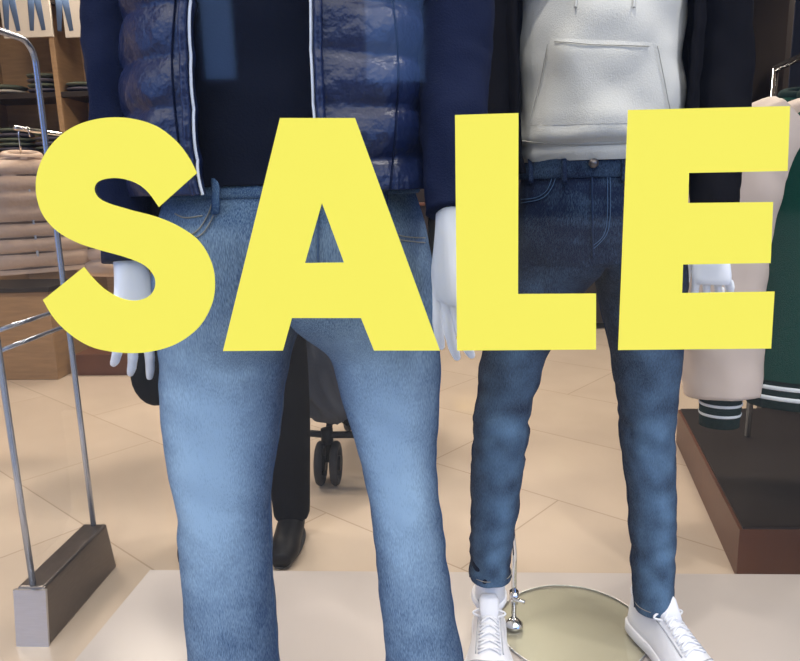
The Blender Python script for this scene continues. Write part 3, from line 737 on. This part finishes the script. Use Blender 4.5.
# dark plinth at right
q1 = G(736, 577, 0); q2 = G(676, 442, 0); dp = root('display_plinth')
prism('plinth_body', [(q1.x, q1.y), (2.5, q1.y), (2.5, q2.y), (q2.x, q2.y)], 0, .15, M['redwood'], dp)
prism('plinth_top', [(q1.x+.01, q1.y+.005), (2.49, q1.y+.005), (2.49, q2.y-.005), (q2.x+.01, q2.y-.005)], .15, .156, M['darkwood'], dp)
box('display_partition', (1.95, q2.y+.06, 1.05), (1.1, .05, 2.1), M['darkwood'])

# ------------------------------------------------------------------ shelving (back left)
su = root('shelving_unit'); sy = 4.0
x0, x1 = -3.7, P(135, 200, sy).x
box('back_panel', ((x0+x1)/2, sy+.38, 1.2), (x1-x0, .03, 2.4), M['wood'], su)
for z in (.06, .95, 1.42, 1.80, 2.38): box('board', ((x0+x1)/2, sy+.2, z), (x1-x0, .36, .035), M['darkwood'], su)
for x in (x0, (x0+x1)/2-.25, (x0+x1)/2+.35, x1): box('upright', (x, sy+.2, 1.2), (.035, .38, 2.4), M['wood'], su)
cols_ = [(.55, .40, .08), (.5, .45, .38), (.12, .14, .10), (.35, .16, .07), (.10, .09, .12), (.6, .55, .48), (.25, .28, .16)]
cm = [mat('cloth_%d' % i, c_, .9, bump=.3) for i, c_ in enumerate(cols_)]
V = []; Fc = []; mi = []
x = x0+.06
while x < x1-.05:
    h = random.uniform(.30, .42); wd = random.uniform(.022, .035)
    v, f = tubegeo([Vector((x, sy+.18, 1.38)), Vector((x, sy+.18, 1.33)), Vector((x+.005, sy+.18, 1.38-h*.5)), Vector((x, sy+.17, 1.38-h))], [.03, .13, .15, .155], 14, wd/.15*.6, (1, 0, 0))
    o = len(V); V += v; Fc += [tuple(i+o for i in q) for q in f]; mi += [random.randrange(7)]*len(f); x += wd*1.1
hg = mk('hanging_clothes', V, Fc, cm, su); hg.data.polygons.foreach_set('material_index', mi)
V = []; Fc = []; mi = []
for z in (1.44, 1.82):
    x = x0+.2
    while x < x1-.15:
        for k_ in range(random.randint(2, 5)):
            v, f = ellips((x, sy+.16, z+.02+.032*k_), (.12, .14, .018), 16, 8)
            v = [Vector((x+max(-.105, min(.105, q.x-x)), q.y, q.z)) for q in v]
            o = len(V); V += v; Fc += [tuple(i+o for i in q) for q in f]; mi += [random.choice((1, 2, 4, 4, 2))]*len(f)
        x += .27
fs = mk('folded_clothes', V, Fc, cm, su); fs.data.polygons.foreach_set('material_index', mi)
for i, (xa, xb) in enumerate(((-6, 52), (57, 96))):
    a_ = P(xa, -30, sy-.02); b = P(xb, 36, sy-.02); e = root('wall_poster')
    cx_, cz_ = (a_.x+b.x)/2, (a_.z+b.z)/2
    box('board', (cx_, sy, cz_), (b.x-a_.x, .02, a_.z-b.z), M['paper'], e, bevel=.001)
    for dx in (-.10, .07):
        for lg in (-.025, .025):
            tube('printed_leg', [Vector((cx_+dx+lg*.6, sy-.011, cz_+.10)), Vector((cx_+dx+lg, sy-.011, cz_-.02)), Vector((cx_+dx+lg*1.6, sy-.011, b.z+.04))], [.026, .022, .014], M['pblue'], e, 10, flat=.06, flatdir=(0, 1, 0))
        tube('printed_torso', [Vector((cx_+dx, sy-.011, cz_+.20)), Vector((cx_+dx, sy-.011, cz_+.09))], [.045, .035], M['pskin'], e, 10, flat=.06, flatdir=(0, 1, 0))
pj = P(22, 160, 2.0)
hang_jacket('puffer_jacket', pj, math.radians(38), M['beigepuff'], M['beigepuff'], puff=.028, s=.88, L=.50, sl=.50, per=.068)
tube('display_arm', [Vector((pj.x, pj.y-.02, pj.z+.12)), Vector((pj.x, (pj.y+sy)/2, pj.z+.12)), Vector((pj.x, sy+.2, pj.z+.12))], .009, M['chrome'], su, 10)
q = G(20, 380, 0); q3 = G(58, 380, 0)
lc = root('wooden_counter')
hh = P(40, 292, q.y).z
xl_ = -3.4
box('body', ((q3.x+xl_)/2, q.y+.2, hh/2), (q3.x-xl_, .4, hh), M['wood'], lc)
box('top', ((q3.x+xl_)/2, q.y+.2, hh+.015), (q3.x-xl_+.04, .43, .03), M['darkwood'], lc)
q = G(62, 378, 0); q3 = G(170, 378, 0)
box('display_bench', ((q.x+q3.x)/2+.22, q.y+.25, .07), (q3.x-q.x+.3, .4, .14), M['redwood'])
dc = root('display_cabinet')
for i in range(5):
    xx = -1.2+i*.75
    box('panel', (xx, 4.9, 1.1), (.70, .4, 2.1), M['darkwood'], dc)
    for z in (.5, 1.0, 1.5): box('shelf_edge', (xx, 4.69, z), (.66, .04, .025), M['redwood'], dc)
    for z in (.53, 1.03, 1.53):
        v, f = ellips((xx-.1, 4.69, z+.06), (.13, .08, .06), 14, 8); mk('folded_stack', v, f, random.choice(cm), dc)

# ------------------------------------------------------------------ customer in black behind mannequin
cu = root('customer')
sh = G(283, 560, 0); cy = sh.y+.12; cxp = P(235, 400, cy).x; lx = P(192, 400, cy).x
parts = []
for fx in (sh.x, lx):
    p_, r_ = stube([Vector((cxp+(fx-cxp)*.5, cy+.02, .90)), Vector((cxp+(fx-cxp)*.8, cy, .70)), Vector((fx, cy, .47)), Vector((fx, cy+.03, .25)), Vector((fx, cy+.04, .07))], [.115, .115, .088, .072, .060], 6)
    parts.append(tubegeo(p_, r_, 20))
V, Fc = merge(parts); ob = mk('trousers', V, Fc, M['black'], cu); mod(ob, 'REMESH', mode='VOXEL', voxel_size=.01, use_smooth_shade=True); mod(ob, 'SMOOTH', iterations=3)
for fx in (sh.x, lx):
    p_, r_ = stube([Vector((fx, cy+.09, .045)), Vector((fx, cy+.03, .055)), Vector((fx+.005, cy-.06, .046)), Vector((fx+.01, cy-.14, .042)), Vector((fx+.012, cy-.19, .035))], [.030, .044, .045, .046, .028], 6)
    tube('shoe', p_, r_, M['darkplastic'], cu, 18, flat=.9, flatdir=(0, 0, 1))
    v, f = ellips((fx+.006, cy-.05, .012), (.047, .145, .012), 28, 8); mk('shoe_sole', v, f, M['rubber'], cu)
parts = []
p_, r_ = stube([Vector((cxp, cy+.02, .60)), Vector((cxp, cy+.02, .9)), Vector((cxp, cy+.02, 1.1)), Vector((cxp, cy, 1.3)), Vector((cxp, cy, 1.42)), Vector((cxp, cy, 1.5))], [.235, .22, .19, .21, .17, .07], 6)
parts.append(tubegeo(p_, r_, 26, .62, (0, 1, 0)))
for s in (1, -1):
    p_, r_ = stube([Vector((cxp+s*.17, cy, 1.40)), Vector((cxp+s*.235, cy, 1.2)), Vector((cxp+s*.25, cy+.03, 1.08)), Vector((cxp+s*.24+.03, cy+.20, 1.0))], [.07, .06, .055, .042], 6)
    parts.append(tubegeo(p_, r_, 18))
V, Fc = merge(parts); ob = mk('coat', V, Fc, M['black'], cu); mod(ob, 'REMESH', mode='VOXEL', voxel_size=.01, use_smooth_shade=True); mod(ob, 'SMOOTH', iterations=4)
for s in (1, -1):
    hh_ = hand('hand', Vector((cxp+s*.24+.03, cy+.215, 1.0)), cu, math.radians(180), side=-s, tilt=(math.radians(70), 0), curl=.6, s=.85)
    hh_.data.materials.clear(); hh_.data.materials.append(M['skin'])
hz = 1.63
V, Fc = merge([tubegeo([Vector((cxp, cy, 1.46)), Vector((cxp, cy, 1.57))], [.055, .052], 16), ellips((cxp, cy, hz), (.072, .088, .112)), ellips((cxp, cy+.09, hz-.01), (.012, .018, .02), 10, 8), ellips((cxp-.074, cy, hz), (.01, .018, .03), 10, 8), ellips((cxp+.074, cy, hz), (.01, .018, .03), 10, 8)])
ob = mk('head', V, Fc, M['skin'], cu); mod(ob, 'REMESH', mode='VOXEL', voxel_size=.005, use_smooth_shade=True)
v, f = ellips((cxp, cy-.018, hz+.022), (.083, .090, .108)); mk('hair', v, f, M['hair'], cu)
for s in (1, -1):
    v, f = ellips((cxp+s*.03, cy+.078, hz+.01), (.012, .01, .007), 12, 8); mk('eye', v, f, M['tag'], cu)
bp_ = P(150, 385, cy-.02)
v, f = ellips((bp_.x, cy+.02, bp_.z+.02), (.075, .06, .10), 18, 12)
mk('shoulder_bag', v, f, M['black'], cu)
tube('bag_strap', [Vector((bp_.x-.03, cy+.02, bp_.z+.09)), Vector((bp_.x, cy+.02, bp_.z+.3)), Vector((bp_.x+.04, cy+.02, bp_.z+.5))], .008, M['black'], cu, 8)

# ------------------------------------------------------------------ stroller
sr = root('stroller')
w0 = G(337, 484, 0)
def wheel(x, y, r):
    pts = [Vector((x, y+(r-.016)*math.cos(2*PI*k_/32), r+(r-.016)*math.sin(2*PI*k_/32))) for k_ in range(33)]
    tube('tyre', pts, .016, M['rubber'], sr, 10)
    tube('hub', [Vector((x-.018, y, r)), Vector((x+.018, y, r))], .03, M['darkplastic'], sr, 16)
    for k_ in range(5):
        a_ = 2*PI*k_/5; tube('spoke', [Vector((x, y, r)), Vector((x, y+(r-.015)*math.cos(a_), r+(r-.015)*math.sin(a_)))], .008, M['darkplastic'], sr, 6)
X, Yw = w0.x, w0.y; SW = .30
for dx in (0, -.06): wheel(X+dx, Yw, .088)
for dx in (SW-.06, SW): wheel(X+dx, Yw, .088)
for dx in (-.03, SW-.03): wheel(X+dx, Yw+.62, .12)
for dx in (-.03, SW-.03):
    tube('leg_front', [Vector((X+dx, Yw, .09)), Vector((X+dx, Yw+.05, .2)), Vector((X+dx, Yw+.25, .5)), Vector((X+dx, Yw+.55, .85)), Vector((X+dx, Yw+.75, 1.02))], .013, M['darkplastic'], sr, 10)
    tube('leg_rear', [Vector((X+dx, Yw+.62, .12)), Vector((X+dx, Yw+.45, .35)), Vector((X+dx, Yw+.25, .52))], .013, M['darkplastic'], sr, 10)
    tube('fork', [Vector((X+dx, Yw, .17)), Vector((X+dx, Yw, .23))], .024, M['darkplastic'], sr, 12)
tube('front_bar', [Vector((X-.16, Yw+.01, .215)), Vector((X-.03, Yw, .205)), Vector((X+SW-.03, Yw, .205))], .014, M['darkplastic'], sr, 10)
tube('handle', [Vector((X-.03, Yw+.75, 1.02)), Vector((X+SW/2-.03, Yw+.78, 1.04)), Vector((X+SW-.03, Yw+.75, 1.02))], .015, M['rubber'], sr, 10)
tube('axle', [Vector((X-.03, Yw+.62, .12)), Vector((X+SW-.03, Yw+.62, .12))], .01, M['darkplastic'], sr, 8)
xm = X+SW/2-.03
def slab(nm, pts, rad, m_, wflat=3.2):
    p_, r_ = stube([Vector(q) for q in pts], rad, 6)
    tube(nm, p_, r_, m_, sr, 24, flat=wflat, flatdir=(1, 0, 0), disp=lambda i, a_, q: .006*nz(q.x*9+math.cos(a_)*3, q.y*12, q.z*12))
slab('seat', [(xm, Yw+.02, .34), (xm, Yw+.10, .47), (xm, Yw+.3, .46), (xm, Yw+.48, .75), (xm, Yw+.52, .95)], [.05, .06, .06, .06, .04], M['greyfab'], 2.4)
slab('canopy', [(xm, Yw+.12, .93), (xm, Yw+.22, 1.05), (xm, Yw+.4, 1.1), (xm, Yw+.56, .98)], [.02, .04, .045, .03], M['greyfab'], 3.6)
slab('basket', [(xm, Yw+.12, .24), (xm, Yw+.4, .22), (xm, Yw+.58, .26)], [.06, .07, .06], M['black'], 2.0)
p_, r_ = stube([Vector((X-.08, Yw+.06, .72)), Vector((X-.08, Yw+.02, .56)), Vector((X-.06, Yw+.01, .42)), Vector((X-.0, Yw+.02, .30)), Vector((X+.02, Yw+.02, .25))], [.09, .14, .13, .08, .02], 10)
tube('hanging_blanket', p_, r_, M['greyfab'], sr, 48, disp=lambda i, a_, q: .03*nz(math.cos(a_)*4, math.sin(a_)*4, q.z*7)+.01*nz(math.cos(a_)*9, math.sin(a_)*9, q.z*20))

# ------------------------------------------------------------------ lights
def area(name, loc, size, power, col, rot=(0, 0, 0), sy_=None):
    l = bpy.data.lights.new(name, 'AREA'); l.energy = power; l.color = col; l.size = size
    if sy_: l.shape = 'RECTANGLE'; l.size_y = sy_
    o = bpy.data.objects.new(name, l); o.location = loc; o.rotation_euler = rot; sc.collection.objects.link(o); return o
for i, (x, y) in enumerate(((-2.4, 2.2), (-.4, 2.4), (1.5, 2.4), (-2.2, 4.0), (.5, 4.2))):
    box('ceiling_light', (x, y, 2.975), (.7, .3, .05), M['lampw'])
    area('ceiling_glow', (x, y, 2.94), .7, 40, (1, .87, .72), sy_=.3)
for i, (x, tx) in enumerate(((-.9, -.35), (.1, .1), (.95, .5))):
    e = root('track_spotlight')
    tube('can', [Vector((x, .20, 2.72)), Vector((x, .22, 2.6))], .045, M['darkplastic'], e, 16)
    tube('stem', [Vector((x, .20, 2.72)), Vector((x, .20, 3.0))], .01, M['darkplastic'], e, 8)
    l = bpy.data.lights.new('spot', 'SPOT'); l.energy = 62; l.spot_size = math.radians(65); l.spot_blend = .6; l.color = (1, .93, .84); l.shadow_soft_size = .04
    o = bpy.data.objects.new('spot_light', l); o.location = (x, .21, 2.58); sc.collection.objects.link(o)
    o.rotation_euler = (Vector((tx, .45, .2))-Vector((x, .21, 2.58))).to_track_quat('-Z', 'Y').to_euler()
# world: overcast sky
wd = bpy.data.worlds.new('sky'); sc.world = wd; wd.use_nodes = True; nt = wd.node_tree; bg = nt.nodes['Background']
tc = nt.nodes.new('ShaderNodeTexCoord'); sx = nt.nodes.new('ShaderNodeSeparateXYZ'); rp_ = nt.nodes.new('ShaderNodeValToRGB')
nt.links.new(tc.outputs['Generated'], sx.inputs[0]); nt.links.new(sx.outputs['Z'], rp_.inputs[0]); nt.links.new(rp_.outputs[0], bg.inputs[0])
cr_ = rp_.color_ramp
cr_.elements[0].color = (.16, .33, .85, 1); cr_.elements[1].color = (1, .96, .90, 1); cr_.elements[1].position = .55
el = cr_.elements.new(.27); el.color = (.26, .44, .90, 1)
bg.inputs[1].default_value = 2.75
